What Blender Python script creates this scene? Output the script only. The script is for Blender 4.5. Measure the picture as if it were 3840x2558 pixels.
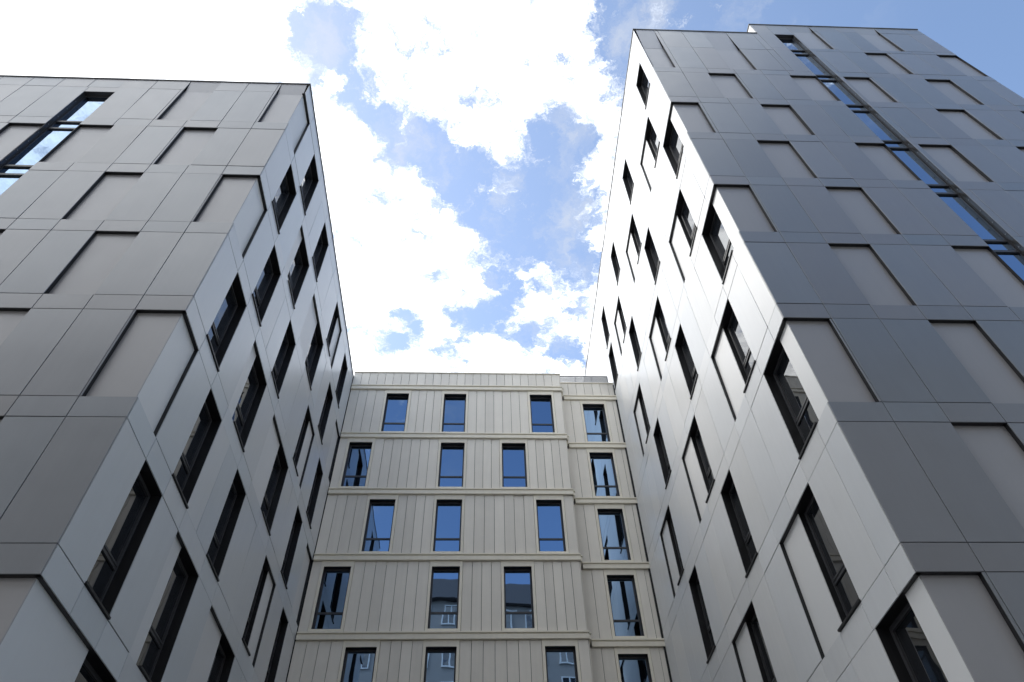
import bpy, math, random
from mathutils import Vector, Matrix
random.seed(7)
for o in list(bpy.data.objects): bpy.data.objects.remove(o)
scene = bpy.context.scene
col = scene.collection
R = math.radians

# ------------------------------------------------------------------ camera
EYE = 1.6
cam_data = bpy.data.cameras.new('camera')
cam_data.sensor_width = 36.0
cam_data.lens = 2629.15 / 3840 * 36.0
cam_data.clip_end = 5000
cam = bpy.data.objects.new('camera', cam_data); col.objects.link(cam)
cr = Vector((0.99908632, -0.03580692, -0.02333234))
cu = Vector((-0.01253946, -0.76750798, 0.64091674))
cf = Vector((0.04085701, 0.64003857, 0.76725572))
cam.matrix_world = Matrix(((cr.x, cu.x, -cf.x, 0), (cr.y, cu.y, -cf.y, 0), (cr.z, cu.z, -cf.z, EYE), (0, 0, 0, 1)))
scene.camera = cam

# ------------------------------------------------------------------ sun, sky
SUN_AZ, SUN_EL = -62.0, 44.0          # azimuth from +Y towards +X
to_sun = Vector((math.sin(R(SUN_AZ)) * math.cos(R(SUN_EL)), math.cos(R(SUN_AZ)) * math.cos(R(SUN_EL)), math.sin(R(SUN_EL))))
sd = bpy.data.lights.new('sun', 'SUN'); sd.energy = .6; sd.angle = R(16); sd.color = (1, .965, .91)
sun = bpy.data.objects.new('sun', sd); col.objects.link(sun)
sun.rotation_euler = to_sun.to_track_quat('Z', 'Y').to_euler()

world = bpy.data.worlds.new('World'); scene.world = world; world.use_nodes = True
nt = world.node_tree; nt.nodes.clear()
def wn(t, **k):
    n = nt.nodes.new(t)
    for a, b in k.items(): setattr(n, a, b)
    return n
def wl(a, b): nt.links.new(a, b)
def wmath(op, a, b=None, c=None, clamp=False):
    n = wn('ShaderNodeMath', operation=op, use_clamp=clamp)
    for i, v in enumerate((a, b, c)):
        if v is None: continue
        if isinstance(v, (int, float)): n.inputs[i].default_value = v
        else: wl(v, n.inputs[i])
    return n.outputs[0]
def wvec(op, a, b=None, scale=None):
    n = wn('ShaderNodeVectorMath', operation=op)
    for i, v in enumerate((a, b)):
        if v is None: continue
        if isinstance(v, tuple): n.inputs[i].default_value = v
        else: wl(v, n.inputs[i])
    if scale is not None: n.inputs['Scale'].default_value = scale
    return n.outputs[1] if op in ('DISTANCE', 'LENGTH', 'DOT_PRODUCT') else n.outputs[0]
def wnoise(v, scale, detail=4, rough=.55):
    n = wn('ShaderNodeTexNoise'); n.inputs['Scale'].default_value = scale
    n.inputs['Detail'].default_value = detail; n.inputs['Roughness'].default_value = rough
    wl(v, n.inputs['Vector']); return n
sky = wn('ShaderNodeTexSky', sky_type='NISHITA', sun_disc=False)
sky.sun_elevation = R(SUN_EL); sky.sun_rotation = R(SUN_AZ)
sky.air_density = 1.0; sky.dust_density = 0.6; sky.ozone_density = 0.4
bg_sky = wn('ShaderNodeBackground'); bg_sky.inputs['Strength'].default_value = .102
wl(sky.outputs[0], bg_sky.inputs['Color'])
# a broken deck of cumulus, laid out on a plane overhead (direction / height)
tc = wn('ShaderNodeTexCoord'); sep = wn('ShaderNodeSeparateXYZ'); wl(tc.outputs['Generated'], sep.inputs[0])
zz = wmath('MAXIMUM', sep.outputs[2], .06)
comb = wn('ShaderNodeCombineXYZ')
wl(wmath('DIVIDE', sep.outputs[0], zz), comb.inputs[0]); wl(wmath('DIVIDE', sep.outputs[1], zz), comb.inputs[1])
p0 = comb.outputs[0]
w1 = wnoise(p0, 7, 3, .6); w2 = wnoise(p0, 32, 5, .7)
warp = wvec('ADD', wvec('SCALE', wvec('SUBTRACT', w1.outputs['Color'], (.5, .5, .5)), scale=.05),
            wvec('SCALE', wvec('SUBTRACT', w2.outputs['Color'], (.5, .5, .5)), scale=.07))
warp = wvec('MULTIPLY', warp, (1, 1, 0))
pw = wvec('ADD', p0, warp)
GAPS = [(0.02, 0.545, 0.024), (-0.150, 0.405, 0.012), (-0.205, 0.320, 0.012), (0.060, 0.500, 0.022), (0.02, 0.690, 0.016), (0.160, 0.760, 0.016), (-0.221, 0.279, 0.017), (-0.194, 0.295, 0.013), (-0.262, 0.308, 0.014), (-0.232, 0.339, 0.014), (-0.182, 0.351, 0.014),
        (-0.181, 0.389, 0.016), (-0.163, 0.424, 0.018), (-0.130, 0.461, 0.021), (-0.087, 0.468, 0.029), (-0.051, 0.507, 0.028),
        (-0.006, 0.482, 0.019), (0.099, 0.444, 0.026), (0.147, 0.450, 0.023), (0.072, 0.560, 0.030), (0.120, 0.534, 0.020),
        (0.128, 0.598, 0.040), (0.071, 0.618, 0.033), (0.015, 0.615, 0.026), (0.173, 0.669, 0.021), (0.043, 0.738, 0.022),
        (-0.013, 0.794, 0.030), (-0.139, 0.775, 0.012), (-0.155, 0.835, 0.013), (-0.12, 0.81, 0.010), (0.094, 0.803, 0.020), (0.151, 0.849, 0.024), (-0.063, 0.882, 0.021),
        (-0.088, 0.689, 0.013), (0.188, 0.298, 0.020)]
gap = None
for gx, gy, gr in GAPS:
    d = wvec('DISTANCE', pw, (gx, gy, 0))
    q = wmath('DIVIDE', d, gr * 1.6)
    g = wmath('EXPONENT', wmath('MULTIPLY', wmath('MULTIPLY', q, q), -1.0))
    gap = g if gap is None else wmath('ADD', gap, g)
gap = wmath('MINIMUM', gap, 1.25)
# the bank of cloud lies towards the sun and thins out to the right and behind
sp = wn('ShaderNodeSeparateXYZ'); wl(pw, sp.inputs[0])
side = wmath('ADD', sp.outputs[0], wmath('MULTIPLY', sp.outputs[1], -.36))
bank = wmath('MULTIPLY', wmath('SUBTRACT', .105, side), 6.0)
over = wmath('MULTIPLY', wmath('SUBTRACT', .28, wvec('DISTANCE', pw, (.12, -.26, 0))), 5.0)      # a second cumulus overhead, mirrored in the top stair panes
bank = wmath('MAXIMUM', bank, over)
bank = wmath('MINIMUM', wmath('MAXIMUM', bank, -2.6), .66)
n_det = wnoise(pw, 15, 8, .72); n_mid = wnoise(p0, 5.5, 2, .5)
dens = wmath('ADD', bank, wmath('MULTIPLY', wmath('SUBTRACT', n_det.outputs['Fac'], .5), 4.6))
dens = wmath('ADD', dens, wmath('MULTIPLY', wmath('SUBTRACT', n_mid.outputs['Fac'], .5), 1.6))
dens = wmath('SUBTRACT', dens, wmath('MULTIPLY', gap, 1.0))
mr = wn('ShaderNodeMapRange', interpolation_type='SMOOTHSTEP')
mr.inputs['From Min'].default_value = -1.35; mr.inputs['From Max'].default_value = .70
wl(dens, mr.inputs['Value'])
shade = wn('ShaderNodeMapRange'); shade.inputs['From Min'].default_value = -.2; shade.inputs['From Max'].default_value = 1.0
shade.inputs['To Min'].default_value = .31; shade.inputs['To Max'].default_value = .90
wl(dens, shade.inputs['Value'])
bg_cloud = wn('ShaderNodeBackground'); bg_cloud.inputs['Color'].default_value = (.95, .975, 1, 1)
wl(shade.outputs[0], bg_cloud.inputs['Strength'])
n_thin = wnoise(wvec('MULTIPLY', pw, (1, .55, 1)), 10, 5, .62)
thin = wn('ShaderNodeMapRange', interpolation_type='SMOOTHSTEP'); thin.inputs['From Min'].default_value = .46; thin.inputs['From Max'].default_value = .72
thin.inputs['To Max'].default_value = .5; wl(n_thin.outputs['Fac'], thin.inputs['Value'])
near = wmath('ADD', wmath('MULTIPLY', bank, .45), 1.0, clamp=True)
alpha = wmath('MAXIMUM', wmath('POWER', mr.outputs[0], 4.0), wmath('MULTIPLY', wmath('ADD', thin.outputs[0], .06), near))
mix = wn('ShaderNodeMixShader'); wl(alpha, mix.inputs[0]); wl(bg_sky.outputs[0], mix.inputs[1]); wl(bg_cloud.outputs[0], mix.inputs[2])
wout = wn('ShaderNodeOutputWorld'); wl(mix.outputs[0], wout.inputs[0])

vs = scene.view_settings
vs.view_transform = 'Standard'; vs.look = 'None'; vs.exposure = 1.55; vs.gamma = 1; vs.use_curve_mapping = False
scene.render.engine = 'CYCLES'
scene.cycles.max_bounces = 8; scene.cycles.diffuse_bounces = 4; scene.cycles.glossy_bounces = 5

# ------------------------------------------------------------------ materials
def material(name, base, rough, metal=0.0, ior=1.5, vary=.04, mottle=.04, scale=2.0, wave=0.0, wave_scale=.8, grain=0.0, streak=0.0, base2=None):
    m = bpy.data.materials.new(name); m.use_nodes = True
    t = m.node_tree; b = t.nodes['Principled BSDF']; N = t.nodes.new; L = t.links.new
    b.inputs['Metallic'].default_value = metal; b.inputs['IOR'].default_value = ior
    geo = N('ShaderNodeNewGeometry'); info = N('ShaderNodeObjectInfo')
    def mm(op, a, c):
        n = N('ShaderNodeMath'); n.operation = op
        for i, v in enumerate((a, c)):
            if isinstance(v, (int, float)): n.inputs[i].default_value = v
            else: L(v, n.inputs[i])
        return n.outputs[0]
    no = N('ShaderNodeTexNoise'); no.inputs['Scale'].default_value = scale; no.inputs['Detail'].default_value = 5
    L(geo.outputs['Position'], no.inputs['Vector'])
    f = mm('ADD', 1.0, mm('MULTIPLY', mm('SUBTRACT', info.outputs['Random'], .5), 2 * vary))
    f = mm('ADD', f, mm('MULTIPLY', mm('SUBTRACT', no.outputs['Fac'], .5), 2 * mottle))
    if streak:
        mp = N('ShaderNodeMapping'); mp.inputs['Scale'].default_value = (9, 9, .35); L(geo.outputs['Position'], mp.inputs['Vector'])
        sn = N('ShaderNodeTexNoise'); sn.inputs['Scale'].default_value = 1.0; sn.inputs['Detail'].default_value = 4; L(mp.outputs[0], sn.inputs['Vector'])
        f = mm('ADD', f, mm('MULTIPLY', mm('SUBTRACT', sn.outputs['Fac'], .5), 2 * streak))
    sc = N('ShaderNodeVectorMath'); sc.operation = 'SCALE'; sc.inputs[0].default_value = base; L(f, sc.inputs['Scale'])
    if base2:        # two paint batches
        mv = N('ShaderNodeMix'); mv.data_type = 'VECTOR'; wr = mm('FRACT', mm('MULTIPLY', info.outputs['Random'], 7.31), 0)
        L(wr, mv.inputs[0]); mv.inputs[4].default_value = base; mv.inputs[5].default_value = base2; L(mv.outputs[1], sc.inputs[0])
    L(sc.outputs[0], b.inputs['Base Color'])
    L(mm('ADD', rough, mm('MULTIPLY', mm('SUBTRACT', no.outputs['Fac'], .5), .12 if rough > .1 else 0.0)), b.inputs['Roughness'])
    if wave or grain:
        bn = N('ShaderNodeBump'); bn.inputs['Distance'].default_value = 1.0; bn.inputs['Strength'].default_value = 1.0
        wv = N('ShaderNodeTexNoise'); wv.inputs['Scale'].default_value = wave_scale; wv.inputs['Detail'].default_value = 1
        off = N('ShaderNodeVectorMath'); off.operation = 'SCALE'; off.inputs[0].default_value = (37, 53, 71); L(info.outputs['Random'], off.inputs['Scale'])
        ad = N('ShaderNodeVectorMath'); ad.operation = 'ADD'; L(geo.outputs['Position'], ad.inputs[0]); L(off.outputs[0], ad.inputs[1])
        L(ad.outputs[0], wv.inputs['Vector'])
        hgt = mm('MULTIPLY', wv.outputs['Fac'], wave)
        if grain:
            gn = N('ShaderNodeTexNoise'); gn.inputs['Scale'].default_value = 220; L(geo.outputs['Position'], gn.inputs['Vector'])
            hgt = mm('ADD', hgt, mm('MULTIPLY', gn.outputs['Fac'], grain))
        L(hgt, bn.inputs['Height']); L(bn.outputs[0], b.inputs['Normal'])
    return m
M = {
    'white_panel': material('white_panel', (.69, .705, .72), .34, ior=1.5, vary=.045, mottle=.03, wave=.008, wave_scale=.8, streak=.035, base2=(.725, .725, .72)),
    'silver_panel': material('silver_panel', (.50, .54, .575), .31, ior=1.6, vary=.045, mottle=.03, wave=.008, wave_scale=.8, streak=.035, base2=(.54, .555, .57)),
    'white_recess': material('white_recess', (.78, .78, .775), .42, ior=1.5, vary=.03, mottle=.02, streak=.012),
    'silver_recess': material('silver_recess', (.62, .635, .65), .42, ior=1.5, vary=.03, mottle=.02, streak=.02),
    'grey_panel': material('grey_panel', (.182, .204, .232), .31, ior=1.9, vary=.08, mottle=.04, wave=.008, wave_scale=.8, streak=.055, base2=(.215, .212, .222)),
    'grey_recess': material('grey_recess', (.315, .312, .322), .36, ior=1.9, vary=.05, mottle=.04, streak=.03),
    'black_metal': material('black_metal', (.011, .011, .013), .45),
    'jamb_metal': material('jamb_metal', (.09, .09, .092), .33, metal=.5),
    'frame_metal': material('frame_metal', (.052, .053, .058), .38),
    'core': material('core', (.03, .03, .032), .8),
    'roofing': material('roofing', (.12, .12, .12), .9),
    'coping': material('coping', (.12, .115, .11), .45),
    'glass': material('glass', (.012, .014, .018), .015, ior=2.1, vary=.0, mottle=0, wave=.0028, wave_scale=1.3),
    'coated_glass': material('coated_glass', (.20, .295, .43), .012, metal=1.0, vary=.03, mottle=0, wave=.0016, wave_scale=1.2),
    'beige_board': material('beige_board', (.80, .76, .68), .5, vary=.06, mottle=.05, streak=.06),
    'beige_trim': material('beige_trim', (.85, .80, .675), .45, vary=.03, mottle=.05, streak=.05),
    'galvanised': material('galvanised', (.34, .34, .35), .5),
    'plinth': material('plinth', (.10, .10, .105), .5, scale=5),
    'stucco': material('stucco', (.33, .315, .30), .85, mottle=.12, scale=1.2),
    'slate': material('slate', (.055, .052, .056), .6, mottle=.15, scale=6),
    'white_paint': material('white_paint', (.75, .75, .74), .4),
    'paving': material('paving', (.22, .216, .21), .85, mottle=.2, scale=1.5),
}

# ------------------------------------------------------------------ mesh helpers
def mesh_obj(name, verts, faces, mat, parent=None, loc=(0, 0, 0)):
    me = bpy.data.meshes.new(name); me.from_pydata(verts, [], faces); me.materials.append(M[mat]); me.update()
    o = bpy.data.objects.new(name, me); col.objects.link(o); o.location = loc
    if parent: o.parent = parent
    return o
def empty(name, loc, label, cat):
    o = bpy.data.objects.new(name, None); col.objects.link(o); o.location = loc
    o['label'] = label; o['category'] = cat
    return o
BOXF = [(0, 3, 2, 1), (4, 5, 6, 7), (0, 1, 5, 4), (1, 2, 6, 5), (2, 3, 7, 6), (3, 0, 4, 7)]
class Face:
    """A facade plane: u runs along it, z is up, n points out of it."""
    def __init__(s, ox, oy, ux, uy, nx, ny):
        s.o = Vector((ox, oy, 0)); s.u = Vector((ux, uy, 0)); s.n = Vector((nx, ny, 0))
        # right-handed when u x z == -n  (looking at the wall from outside, u to the right)
        s.flip = s.u.cross(Vector((0, 0, 1))).dot(s.n) < 0
    def p(s, u, z, n=0.0): return s.o + s.u * u + s.n * n + Vector((0, 0, z))
    def box(s, u0, u1, z0, z1, n0, n1):
        v = [s.p(u0, z0, n1), s.p(u1, z0, n1), s.p(u1, z0, n0), s.p(u0, z0, n0), s.p(u0, z1, n1), s.p(u1, z1, n1), s.p(u1, z1, n0), s.p(u0, z1, n0)]
        # base order is u right, n1 = outside: with u x z = n this is outward
        f = BOXF if not s.flip else [tuple(reversed(q)) for q in BOXF]
        return v, f
class MB:
    def __init__(s): s.v = []; s.f = []
    def add(s, vf):
        b = len(s.v); s.v += [Vector(q) for q in vf[0]]; s.f += [tuple(i + b for i in q) for q in vf[1]]; return s
    def build(s, name, mat, parent, origin=None):
        c = Vector(origin) if origin else sum(s.v, Vector()) / len(s.v)
        pl = Vector(parent.location) if parent else Vector()
        pp = parent.parent if parent else None
        while pp: pl += Vector(pp.location); pp = pp.parent
        return mesh_obj(name, [q - c for q in s.v], s.f, mat, parent, c - pl)
CACHE = {}
def panel(F, parent, u0, u1, z0, z1, n, mat, name='panel', gap=.013, t=.018, ch=.004, tilt=.17):
    """one metal cassette with a chamfered edge"""
    g = gap / 2; a = (u1 - u0) / 2 - g; b = (z1 - z0) / 2 - g
    if a < .01 or b < .01: return None
    key = (id(F), round(a, 3), round(b, 3), mat, t)
    me = CACHE.get(key)
    c = F.p((u0 + u1) / 2, (z0 + z1) / 2, n)
    if me is None:
        v = []
        for (aa, bb, nn) in ((a - ch, b - ch, 0), (a, b, -ch), (a, b, -t)):
            for su, sz in ((-1, -1), (1, -1), (1, 1), (-1, 1)):
                v.append(F.u * (su * aa) + Vector((0, 0, sz * bb)) + F.n * nn)
        f = [(0, 1, 2, 3)]
        for k in (0, 4):
            for i in range(4):
                j = (i + 1) % 4; f.append((k + i, k + 4 + i, k + 4 + j, k + j))
        if F.flip: f = [tuple(reversed(q)) for q in f]
        me = bpy.data.meshes.new(name); me.from_pydata(v, [], f); me.materials.append(M[mat]); me.update(); CACHE[key] = me
    o = bpy.data.objects.new(name, me); col.objects.link(o); o.parent = parent; o.location = c - Vector(parent.location)
    k = R(tilt); o.rotation_euler = (random.gauss(0, k) * abs(F.n.y), random.gauss(0, k) * abs(F.n.x), 0)
    return o
def reveal(F, parent, u0, u1, z0, z1, n0, n1, sides='lrtb', mat='black_metal', name='reveal', th=.006):
    """the lining of an opening, from n0 (outer) back to n1"""
    b = MB()
    if 'l' in sides: b.add(F.box(u0 - th, u0, z0, z1, n1, n0))
    if 'r' in sides: b.add(F.box(u1, u1 + th, z0, z1, n1, n0))
    if 't' in sides: b.add(F.box(u0 - th, u1 + th, z1, z1 + th, n1, n0))
    if 'b' in sides: b.add(F.box(u0 - th, u1 + th, z0 - th, z0, n1, n0))
    return b.build(name, mat, parent)
def window(F, parent, u0, u1, z0, z1, depth, glass, n_out=-.016, split=.36, sill=True, fw=.045, sides='lrtb', sash=True):
    """frame (the object), with reveal, panes and sill under it"""
    nf = -depth; b = MB(); zt = z0 + (z1 - z0) * split
    b.add(F.box(u0, u0 + fw, z0, z1, nf - .05, nf)); b.add(F.box(u1 - fw, u1, z0, z1, nf - .05, nf))
    b.add(F.box(u0 + fw, u1 - fw, z1 - fw, z1, nf - .05, nf)); b.add(F.box(u0 + fw, u1 - fw, z0, z0 + fw, nf - .05, nf))
    b.add(F.box(u0 + fw, u1 - fw, zt - fw * .6, zt + fw * .6, nf - .05, nf - .001))
    if sash:
        s = .035; a0, a1, c0, c1 = u0 + fw + .008, u1 - fw - .008, zt + fw * .6 + .008, z1 - fw - .008
        b.add(F.box(a0, a0 + s, c0, c1, nf - .045, nf + .012)); b.add(F.box(a1 - s, a1, c0, c1, nf - .045, nf + .012))
        b.add(F.box(a0 + s, a1 - s, c1 - s, c1, nf - .045, nf + .012)); b.add(F.box(a0 + s, a1 - s, c0, c0 + s, nf - .045, nf + .012))
    w = b.build('window', 'frame_metal', parent)
    for c0, c1 in ((z0 + fw * .5, zt - fw * .3), (zt + fw * .3, z1 - fw * .5)):
        pn = MB().add(F.box(u0 + fw * .5, u1 - fw * .5, c0, c1, nf - .036, nf - .028)).build('pane', glass, w)
        k = R(.18); pn.rotation_euler = (random.gauss(0, k), random.gauss(0, k), random.gauss(0, k))
    reveal(F, w, u0, u1, z0, z1, n_out, nf - .06, sides)
    if sill:
        MB().add(F.box(u0 - .03, u1 + .01, z0 + .002, z0 + .04, nf + .002, .035)).build('sill', 'black_metal', w)
    return w

# ------------------------------------------------------------------ ground
ground = mesh_obj('ground', [(-1500, -1500, 0), (1500, -1500, 0), (1500, 1500, 0), (-1500, 1500, 0)], [(0, 1, 2, 3)], 'paving')
ground['kind'] = 'structure'

# ------------------------------------------------------------------ the two towers
H = 3.0; BAND = .5
XL, YL, ZL, TOPL = -6.064, 8.896, 5.513 + EYE, 6.25
XR, YR, ZR, TOPR, TOPR2 = 6.311, 8.868, 5.519 + EYE, 8.74, 9.17
REC, WIN = .09, .22
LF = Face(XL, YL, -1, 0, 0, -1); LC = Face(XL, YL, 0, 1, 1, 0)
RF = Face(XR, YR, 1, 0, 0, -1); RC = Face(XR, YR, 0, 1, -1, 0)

def bay(F, T, zb, zt, segs, pm, rm, corner0=.0, glass='glass', open_top=None):
    """one storey of a facade. segs: list of (u0, u1, kind); runs of R/W that touch share one opening."""
    i = 0
    while i < len(segs):
        u0, u1, k = segs[i]
        if k == 'P':
            panel(F, T, max(u0, corner0), u1, zb, zt, 0, pm); i += 1; continue
        if k == 'S': i += 1; continue
        j = i
        while j + 1 < len(segs) and segs[j + 1][2] in 'RW' and segs[j + 1][2] != k and abs(segs[j + 1][0] - segs[j][1]) < .01: j += 1
        run = segs[i:j + 1]; a, e = run[0][0], run[-1][1]; mixed = len(run) > 1
        at_corner = a == 0
        z1 = zt - .004; z0 = zb + .004
        if mixed or k == 'R':
            sides = ('' if at_corner else 'l') + 'rb' + ('' if open_top else 't')
            host = None
            for (s0, s1, kk) in run:
                if kk == 'R':
                    q0 = s0 + (REC + (.02 if corner0 else 0) if s0 == 0 else 0)
                    host = panel(F, T, q0, s1, zb - .03, zt + (.02 if not open_top else .0), -REC, rm, 'recessed_panel', gap=.002) or host
            rv = reveal(F, T, (REC if at_corner else a), e, z0, z1, -.016, -REC - .02, sides)
            if at_corner and not open_top:      # the soffit carries on to the outer corner
                MB().add(F.box(.02 if corner0 else 0.003, REC - .007, z1 + .001, z1 + .006, -REC - .02 + (.0 if corner0 else .001), -.017)).build('soffit', 'black_metal', T)
            if open_top:                        # a sloping apron runs from the recess up to the coping
                c = REC + .0 if at_corner else a + .004
                v = [F.p(c, zt, -REC), F.p(e - .004, zt, -REC), F.p(e - .004, open_top, -.004), F.p(c, open_top, -.004),
                     F.p(c, zt, -REC - .02), F.p(e - .004, zt, -REC - .02), F.p(e - .004, open_top, -.024), F.p(c, open_top, -.024)]
                f = [(0, 1, 2, 3), (4, 7, 6, 5), (0, 4, 5, 1), (1, 5, 6, 2), (2, 6, 7, 3), (3, 7, 4, 0)]
                if F.flip: f = [tuple(reversed(q)) for q in f]
                mb = MB(); mb.add((v, f)); mb.build('apron', rm, T)
            for (s0, s1, kk) in run:
                if kk == 'W': window(F, T, s0, s1, z0, z1, WIN, glass, n_out=-REC - .021)
        else:
            window(F, T, a, e, z0, z1, WIN, glass)
        i = j + 1

def fill(recs, umax, mod, first=0.0):
    """plain panels on the module between the listed openings"""
    out = []; u = first
    for (a, b, k) in sorted(recs):
        while u < a - .05:
            nx = min((math.floor(u / mod + 1e-3) + 1) * mod, a)
            if a - nx < .25: nx = a
            out.append((u, nx, 'P')); u = nx
        out.append((a, b, k)); u = b
    while u < umax - .05:
        nx = min((math.floor(u / mod + 1e-3) + 1) * mod, umax)
        if nx - u < .25: nx = min(nx + mod, umax)
        if umax - nx < .25: nx = umax
        out.append((u, nx, 'P')); u = nx
    return out

def slot(F, T, u0, u1, z0, z1, ks, zf, side):
    """tall stair window: one lining, a pane for each storey, transoms and a fin along the far jamb"""
    b = MB(); nf = -.15; fw = .05
    b.add(F.box(u0, u0 + fw, z0, z1, nf - .05, nf)); b.add(F.box(u1 - fw, u1, z0, z1, nf - .05, nf))
    b.add(F.box(u0 + fw, u1 - fw, z1 - .09, z1, nf - .05, nf))
    cuts = [z0]
    for k in ks:
        for dz in (.0, .5):
            z = zf + H * k + dz
            if z0 + .2 < z < z1 - .2:
                b.add(F.box(u0 + fw, u1 - fw, z - .045, z + .045, nf - .05, nf + .02)); cuts.append(z)
    cuts.append(z1)
    w = b.build('stair_window', 'frame_metal', T)
    for a, c in zip(cuts, cuts[1:]):
        pn = MB().add(F.box(u0 + .03, u1 - .03, a + .02, c - .02, nf - .036, nf - .028)).build('pane', 'coated_glass', w)
        k = R(.15); pn.rotation_euler = (random.gauss(0, k), random.gauss(0, k), random.gauss(0, k))
    reveal(F, w, u0, u1, z0, z1, -.016, nf - .06, mat='jamb_metal')
    # bolted guide rail on the far jamb
    rail = MB()
    for nn in (-.13,):
        rail.add(F.box(u1 - .016, u1 - .001, z0 + .02, z1 - .02, nn - .012, nn + .012))
    rl = rail.build('guide_rail', 'frame_metal', w)
    z = z0 + .4
    while z < z1 - .2:
        MB().add(F.box(u1 - .028, u1 - .016, z - .012, z + .012, -.075, -.051)).build('bolt', 'galvanised', w); z += .6

def coping(F, T, u0, u1, z, name='coping', back=.6):
    n = max(1, round((u1 - u0) / 2.0))
    for i in range(n):                  # lengths of folded metal with open joints
        a = u0 + (u1 - u0) * i / n; b = u0 + (u1 - u0) * (i + 1) / n; dz = random.uniform(0, .004)
        MB().add(F.box(a, b - .008, z + dz, z + .045 + dz, -back, .03 + random.uniform(-.003, .003))).build(name, 'coping', T)

def core(T, x0, x1, y0, y1, z1, name='wall_core'):
    v = [(x0, y0, 0), (x1, y0, 0), (x1, y1, 0), (x0, y1, 0), (x0, y0, z1), (x1, y0, z1), (x1, y1, z1), (x0, y1, z1)]
    MB().add((v, BOXF)).build(name, 'core', T)

# ---- shorter tower (left of the court)
TL = empty('apartment_tower', (XL, YL, 0), 'shorter grey and white panelled apartment tower with one level flat roofline', 'building')
core(TL, XL - 16, XL - .47, YL + .47, YL + 19, ZL + H * TOPL - .01)
MB().add(LF.box(0, 16, 0, ZL - H, -.5, -.03)).build('plinth', 'plinth', TL)
MB().add(LC.box(.52, 19, 0, ZL - H, -.46, -.03)).build('plinth', 'plinth', TL)
m = 1.02
LFR = {-1: [(0, .98, 'R')], 0: [(2.04, 3.06, 'R'), (5.10, 6.12, 'R')], 1: [(0, .98, 'R'), (3.07, 4.09, 'R')], 2: [(2.04, 3.06, 'R'), (5.10, 6.1, 'R')],
       3: [(0, .98, 'R'), (3.06, 4.08, 'R')], 4: [(2.0, 3.0, 'R'), (5.05, 6.06, 'R'), (7.09, 8.1, 'R')], 5: [(0, .94, 'R'), (3.0, 3.99, 'R')]}
SL0, SL1 = 6.08, 7.06
for r in range(-1, 6):
    zb = ZL + H * r + BAND; zt = ZL + H * (r + 1)
    bay(LF, TL, zb, zt, fill(LFR[r] + [(SL0, SL1, 'S')], 13.26, m), 'grey_panel', 'grey_recess', open_top=(ZL + H * TOPL - .003) if r == 5 else None)
    off = .5 * m * (r % 2)
    bs = fill([(SL0, SL1, 'S')], 13.26, m)
    for (a, b, k) in bs:
        if k == 'P': panel(LF, TL, a, b, ZL + H * r, zb, 0, 'grey_panel', 'band_panel')
for (a, b, k) in fill([(0, .94, 'S'), (3.0, 3.99, 'S')], 13.26, m):
    if k == 'P': panel(LF, TL, a, b, ZL + H * 6, ZL + H * TOPL, 0, 'grey_panel', 'parapet_panel')
coping(LF, TL, -.03, 16, ZL + H * TOPL)
EV = [(0, 1.1, 'P'), (1.1, 2.15, 'W'), (2.15, 3.27, 'P'), (3.27, 3.85, 'R'), (3.85, 4.92, 'W'), (4.92, 6.08, 'P'), (6.08, 7.45, 'R'), (7.45, 8.52, 'W'),
      (8.52, 9.4, 'P'), (9.4, 10.38, 'P'), (10.38, 11.36, 'W'), (11.36, 12.52, 'P'), (12.52, 13.64, 'R')]
OD = [(0, 1.07, 'R'), (1.07, 2.18, 'P'), (2.18, 3.23, 'W'), (3.23, 4.05, 'P'), (4.05, 4.93, 'P'), (4.93, 5.97, 'W'), (5.97, 7.3, 'P'), (7.3, 8.68, 'P'),
      (8.68, 9.55, 'W'), (9.55, 10.26, 'R'), (10.26, 11.47, 'P'), (11.47, 12.46, 'W'), (12.46, 13.64, 'P')]
ODB = [(0, 2.16, 'R'), (2.16, 3.25, 'W')] + OD[3:]
cuts_l = [0, 1.09, 2.16, 3.25, 4.92, 6.04, 7.4, 8.55, 10.3, 11.4, 12.5, 13.64]
for r in range(-1, 6):
    zb = ZL + H * r + BAND; zt = ZL + H * (r + 1)
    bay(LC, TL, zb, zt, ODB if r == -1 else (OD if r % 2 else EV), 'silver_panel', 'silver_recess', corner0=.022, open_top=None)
    for a, b in zip(cuts_l, cuts_l[1:]): panel(LC, TL, max(a, .022), b, ZL + H * r, zb, 0, 'silver_panel', 'band_panel')
for a, b in zip(cuts_l, cuts_l[1:]): panel(LC, TL, max(a, .022), b, ZL + H * 6, ZL + H * TOPL, 0, 'silver_panel', 'parapet_panel')
coping(LC, TL, .605, 19, ZL + H * TOPL)
slot(LF, TL, SL0, SL1, ZL - H + .3, ZL + H * 5.87, range(-1, 6), ZL, 1)
MB().add(LF.box(SL0, SL1, ZL + H * 5.87 + .01, ZL + H * TOPL - .004, -.018, -.001)).build('parapet_panel', 'grey_panel', TL)

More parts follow.
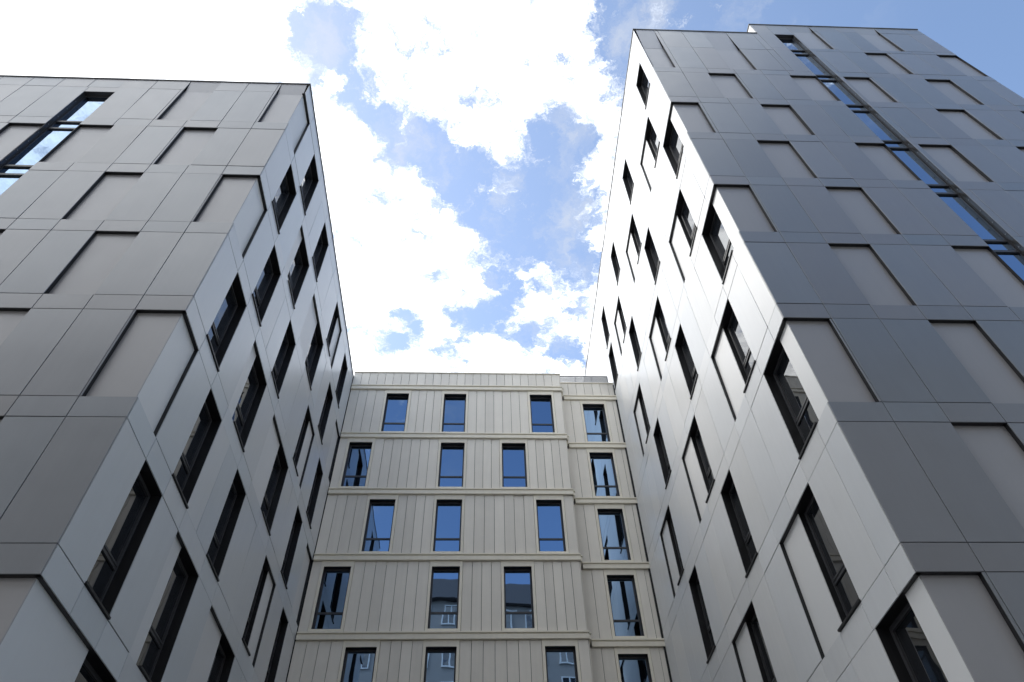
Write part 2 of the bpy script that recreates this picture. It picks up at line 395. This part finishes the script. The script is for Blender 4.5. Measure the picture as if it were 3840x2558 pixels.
# ---- taller tower (right of the court)
TR = empty('apartment_tower', (XR, YR, 0), 'taller apartment tower with bright white court wall and stepped roofline', 'building')
core(TR, XR + .47, XR + 13.1, YR + .47, YR + 26, ZR + H * TOPR - .01)
core(TR, XR + 5.47, XR + 13.1, YR + .471, YR + 9, ZR + H * TOPR2 - .01)
MB().add(RF.box(0, 13.2, 0, ZR - H, -.5, -.03)).build('plinth', 'plinth', TR)
MB().add(RC.box(.52, 26, 0, ZR - H, -.46, -.03)).build('plinth', 'plinth', TR)
m = 1.035; UM = 13.2; ST = 5.45
RFR = {-1: [(0, .97, 'R'), (3.1, 4.14, 'R')], 0: [(2.07, 3.1, 'R')], 1: [(0, .98, 'R'), (3.12, 4.16, 'R')], 2: [(2.09, 3.13, 'R'), (5.17, 6.15, 'R')],
       3: [(0, .99, 'R'), (3.13, 4.16, 'R'), (9.25, 10.3, 'R')], 4: [(2.08, 3.11, 'R'), (5.18, 6.15, 'R'), (7.21, 8.26, 'R'), (10.36, 11.4, 'R')],
       5: [(0, .94, 'R'), (3.1, 4.12, 'R'), (9.27, 10.3, 'R'), (12.3, 13.19, 'R')], 6: [(2.0, 3.02, 'R'), (5.12, 6.14, 'R'), (7.18, 8.19, 'R'), (10.33, 11.34, 'R')],
       7: [(0, .88, 'R'), (3.0, 4.03, 'R'), (9.25, 10.19, 'R'), (12.3, 13.19, 'R')], 8: [(7.1, 8.13, 'R'), (10.1, 11.15, 'R')]}
SR0, SR1 = 6.16, 7.02
for r in range(-1, 8):
    zb = ZR + H * r + BAND; zt = ZR + H * (r + 1)
    if r < 7:
        bay(RF, TR, zb, zt, fill(RFR[r] + [(SR0, SR1, 'S')], UM, m), 'grey_panel', 'grey_recess')
    else:
        ot = ZR + H * TOPR - .003
        bay(RF, TR, zb, zt, fill(RFR[7][:2], ST, m), 'grey_panel', 'grey_recess', open_top=ot)
        bay(RF, TR, zb, zt, fill(RFR[7][2:] + [(SR0, SR1, 'S')], UM, m, first=ST), 'grey_panel', 'grey_recess')
    for (a, b, k) in fill([(SR0, SR1, 'S')], UM, m):
        if k == 'P': panel(RF, TR, a, b, ZR + H * r, zb, 0, 'grey_panel', 'band_panel')
for (a, b, k) in fill([(0, .88, 'S'), (3.0, 4.03, 'S')], ST, m):
    if k == 'P': panel(RF, TR, a, b, ZR + H * 8, ZR + H * TOPR, 0, 'grey_panel', 'parapet_panel')
for (a, b, k) in fill([(SR0, SR1, 'S')], UM, m, first=ST):
    if k == 'P': panel(RF, TR, a, b, ZR + H * 8, ZR + H * 8 + .3, 0, 'grey_panel', 'band_panel')
bay(RF, TR, ZR + H * 8 + .3, ZR + H * 8.93, fill([(SR0, SR1, 'S')] + RFR[8], UM, m, first=ST), 'grey_panel', 'grey_recess', open_top=ZR + H * TOPR2 - .003)
for (a, b, k) in fill([(SR0, SR1, 'S'), (7.1, 8.13, 'S'), (10.1, 11.15, 'S')], UM, m, first=ST):
    if k == 'P': panel(RF, TR, a, b, ZR + H * 8.93, ZR + H * TOPR2, 0, 'grey_panel', 'parapet_panel')
coping(RF, TR, -.03, ST - .01, ZR + H * TOPR)
coping(RF, TR, ST - .03, UM + .02, ZR + H * TOPR2)
SF = Face(XR + ST, YR, 0, 1, -1, 0)      # side of the raised part, above the lower roof
for a in (0, 1, 2, 3, 4, 5, 6, 7): panel(SF, TR, max(a * 1.06, .022), (a + 1) * 1.06, ZR + H * TOPR + .05, ZR + H * TOPR2, 0, 'white_panel', 'parapet_panel')
coping(SF, TR, .605, 9, ZR + H * TOPR2)
RE = [(0, .67, 'P'), (.67, 1.71, 'P'), (1.71, 2.70, 'W'), (2.70, 3.73, 'R'), (3.73, 4.9, 'P'), (4.9, 6.0, 'P'), (6.0, 6.98, 'W'), (6.98, 7.98, 'R'), (7.98, 9.2, 'P'), (9.2, 10.33, 'P'),
      (10.33, 11.22, 'W'), (11.22, 12.05, 'R'), (12.05, 13.15, 'P'), (13.15, 14.15, 'P')]
RO = [(0, .62, 'R'), (.62, 1.62, 'W'), (1.62, 2.73, 'P'), (2.73, 3.8, 'P'), (3.8, 4.9, 'P'), (4.9, 5.88, 'W'), (5.88, 7.0, 'P'), (7.0, 8.1, 'P'), (8.1, 9.23, 'P'), (9.23, 10.18, 'W'),
      (10.18, 11.25, 'P'), (11.25, 12.1, 'P'), (12.1, 13.2, 'P'), (13.2, 14.15, 'P')]
R7 = [(0, .66, 'P'), (.66, 1.65, 'W')] + RO[2:]
cuts_r = [0, .67, 1.7, 2.73, 3.77, 4.9, 5.95, 7.0, 8.05, 9.2, 10.28, 11.24, 12.07, 13.18, 14.15]
for r in range(-1, 8):
    zb = ZR + H * r + BAND; zt = ZR + H * (r + 1)
    s = R7 if r == 7 else (RO if r % 2 else RE)
    if r >= 6:
        s = s[:-1] + [(s[-2][1], s[-1][1], 'W')] + [(14.15 + 1.1 * i, 15.25 + 1.1 * i, 'P') for i in range(10)]
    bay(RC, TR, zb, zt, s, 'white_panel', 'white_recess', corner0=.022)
    cc = cuts_r + ([14.15 + 1.1 * i for i in range(1, 11)] if r >= 6 else [])
    for a, b in zip(cc, cc[1:]): panel(RC, TR, max(a, .022), b, ZR + H * r, zb, 0, 'white_panel', 'band_panel')
cc = cuts_r + [14.15 + 1.1 * i for i in range(1, 11)]
for a, b in zip(cc, cc[1:]): panel(RC, TR, max(a, .022), b, ZR + H * 8, ZR + H * TOPR, 0, 'white_panel', 'parapet_panel')
coping(RC, TR, .605, 26, ZR + H * TOPR)
slot(RF, TR, SR0, SR1, ZR - H + .3, ZR + H * 8.72, range(-1, 9), ZR, 1)
MB().add(RF.box(SR0, SR1, ZR + H * 8.72 + .01, ZR + H * TOPR2 - .004, -.018, -.001)).build('parapet_panel', 'grey_panel', TR)

# ------------------------------------------------------------------ beige block closing the court
YC, YD, XS = 22.556, 23.122, 3.66
HC = 2.974; ZC = 11.786 + EYE
CM = Face(0, YC, 1, 0, 0, -1); CD = Face(0, YD, 1, 0, 0, -1); CS = Face(XS, YC, 0, 1, 1, 0)
TC = empty('apartment_block', (0, YC, 0), 'beige boarded apartment block closing the court between the two towers', 'building')
ZTOP = ZC + HC * 4.3
for (x0, x1, y) in ((XL - .4, XS - .03, YC + .26), (XS - .029, XR + .4, YD + .26)):
    v = [(x0, y, 0), (x1, y, 0), (x1, y + 11, 0), (x0, y + 11, 0), (x0, y, ZTOP - .02), (x1, y, ZTOP - .02), (x1, y + 11, ZTOP - .02), (x0, y + 11, ZTOP - .02)]
    MB().add((v, BOXF)).build('wall_core', 'core', TC)
def boards(F, x0, x1, z0, z1, w=.366):
    n = max(1, round((x1 - x0) / w))
    for i in range(n):
        a = x0 + (x1 - x0) * i / n; b = x0 + (x1 - x0) * (i + 1) / n
        panel(F, TC, a, b, z0, z1, random.uniform(-.006, .0), 'beige_board', 'board', gap=.014, t=.03, ch=.005, tilt=.25)
def block_row(F, x0, x1, k, wins):
    zb = ZC + HC * k + .012; zt = ZC + HC * (k + 1) - .27
    u = x0
    for (a, b) in wins:
        s0, s1 = a - .10, b + .10
        if s0 - u > .12: boards(F, u, s0, zb, zt)
        zw0, zw1 = ZC + HC * (k + .045), ZC + HC * (k + .838)
        # pale metal surround: jambs, head and sill strip as one folded frame
        f = MB()
        f.add(F.box(s0 + .004, a, zb, zt, -.20, .012)); f.add(F.box(b, s1 - .004, zb, zt, -.20, .012))
        f.add(F.box(a, b, zw1, zt, -.20, .0115)); f.add(F.box(a, b, zb, zw0, -.20, .0115))
        w = window(F, TC, a + .002, b - .002, zw0 + .002, zw1 - .002, .19, 'coated_glass', n_out=-.02, split=.285, sill=False, fw=.06, sash=False)
        f.build('surround', 'beige_trim', w)
        u = s1
    if x1 - u > .12: boards(F, u, x1, zb, zt)
def cornice(F, x0, x1, k, d=0.0):
    z = ZC + HC * k
    c = MB(); c.add(F.box(x0, x1, z - .05, z, -.25, .11 + d)); c.add(F.box(x0, x1 - .03, z - .10, z - .051, -.25, .055 + d)); c.add(F.box(x0, x1 - .012, z - .255, z - .101, -.25, .085 + d))
    c.build('cornice', 'beige_trim', TC)
E4 = [(-4.37, -3.36), (-1.76, -.75), (2.16, 3.17)]; O3 = [(-5.61, -4.64), (-1.75, -.74), (.84, 1.85)]
for k in range(-3, 4):
    ev = (k % 2 == 1)      # storeys -1, 1, 3 ... carry the outer arrangement
    block_row(CM, XL + .02, XS - .035, k, E4 if ev else O3)
    block_row(CD, XS + .03, XR + .10, k, [(4.66, 5.68)])
    boards(CS, .035, YD - YC - .05, ZC + HC * k + .012, ZC + HC * (k + 1) - .27)
for k in range(-3, 5):
    cornice(CM, XL + .04, XS + .02, k); cornice(CD, XS + .15, XR + .12, k)
    cornice(CS, -.08, YD - YC - .13, k, .0) if False else None
    z = ZC + HC * k
    c = MB(); c.add(CS.box(.001, YD - YC - .12, z - .05, z, -.2, .10)); c.add(CS.box(.001, YD - YC - .12, z - .255, z - .101, -.2, .07)); c.build('cornice', 'beige_trim', TC)
for F, x0, x1 in ((CM, XL + .02, XS - .035), (CD, XS + .03, XR + .1), (CS, .035, YD - YC - .05)):
    boards(F, x0, x1, ZC + HC * 4 + .012, ZTOP)
MB().add(CM.box(XL + .02, XS + .02, ZTOP + .002, ZTOP + .05, -.5, .035)).build('coping', 'beige_trim', TC)
MB().add(CD.box(XS + .021, XR + .1, ZTOP + .002, ZTOP + .05, -.5, .035)).build('coping', 'beige_trim', TC)
MB().add(CM.box(XL + .02, XS - .035, 0, ZC - 3 * HC - .26, -.2, -.01)).build('plinth', 'plinth', TC)
MB().add(CD.box(XS - .03, XR + .1, 0, ZC - 3 * HC - .26, -.2, -.01)).build('plinth', 'plinth', TC)
# black joint where the block meets the taller tower
MB().add(CD.box(XR - .05, XR + .05, 0, ZTOP - .1, -.02, .04)).build('joint_strip', 'black_metal', TC)

# roof guard rail on the set-back part
GR = empty('guard_rail', (XS, YD + .12, ZTOP), 'grey metal guard rail on the set-back roof of the beige block', 'railing')
GF = Face(0, YD + .12, 1, 0, 0, -1)
g0, g1, gz0, gz1 = XS + .05, XS + 2.45, ZTOP + .05, ZTOP + .66
for z in (gz1 - .05, gz0 + .12): MB().add(GF.box(g0, g1, z, z + .05, -.03, .02)).build('rail', 'galvanised', GR)
for i in range(4):
    x = g0 + (g1 - g0 - .05) * i / 3
    MB().add(GF.box(x, x + .05, gz0 - .03, gz1 - .051, -.032, .018)).build('post', 'galvanised', GR)
mb = MB(); x = g0 + .06
while x < g1 - .06:
    mb.add(GF.box(x, x + .02, gz0 + .171, gz1 - .051, -.012, .002)); x += .036
z = gz0 + .24
while z < gz1 - .1:
    mb.add(GF.box(g0 + .05, g1 - .05, z, z + .02, -.026, -.013)); z += .05
mb.build('mesh_infill', 'galvanised', GR)['kind'] = 'stuff'
AN = MB()
for i in range(6):
    r0 = .018; AN.add(CD.box(5.13 - r0 * (1 - i * .12), 5.13 + r0 * (1 - i * .12), ZTOP - .02 + .33 * i, ZTOP - .02 + .33 * (i + 1), -.9 - r0, -.9 + r0))
an = AN.build('roof_mast', 'galvanised', None, origin=(5.13, YD + 1.45, ZTOP)); an['label'] = 'thin grey mast standing behind the roof guard rail'; an['category'] = 'mast'

# ------------------------------------------------------------------ house across the street, mirrored in the block's lower windows
HY = -8.0; HZ = 33.4 + EYE
TH = empty('street_house', (0, HY, 0), 'slate-roofed street house with white windows, seen mirrored in the beige block\'s lower panes', 'building')
HF = Face(0, HY, -1, 0, 0, 1)
eave = HZ - 2.9
v = [(-34, HY - 12, 0), (34, HY - 12, 0), (34, HY - .25, 0), (-34, HY - .25, 0), (-34, HY - 12, eave), (34, HY - 12, eave), (34, HY - .25, eave), (-34, HY - .25, eave)]
MB().add((v, BOXF)).build('wall', 'stucco', TH)
v = [(-34, HY - 12, eave), (34, HY - 12, eave), (34, HY + .35, eave), (-34, HY + .35, eave), (-34, HY - 9, HZ), (34, HY - 9, HZ), (34, HY - 1.6, HZ), (-34, HY - 1.6, HZ)]
MB().add((v, BOXF)).build('roof', 'slate', TH)
for st in range(8):
    z = eave - 2.25 - 2.95 * st
    if z < 3: break
    for i in range(-14, 15):
        x = i * 2.25
        b = MB()
        for (a0, a1, c0, c1) in ((x - .6, x - .5, z, z + 1.9), (x + .5, x + .6, z, z + 1.9), (x - .5, x + .5, z + 1.8, z + 1.9), (x - .5, x + .5, z, z + .1), (x - .05, x + .05, z + .1, z + 1.8)):
            b.add(HF.box(a0, a1, c0, c1, -.24, -.14))
        if st < 3:
            w = b.build('window', 'white_paint', TH)
            MB().add(HF.box(x - .52, x + .52, z + .08, z + 1.82, -.235, -.2)).build('pane', 'glass', w)
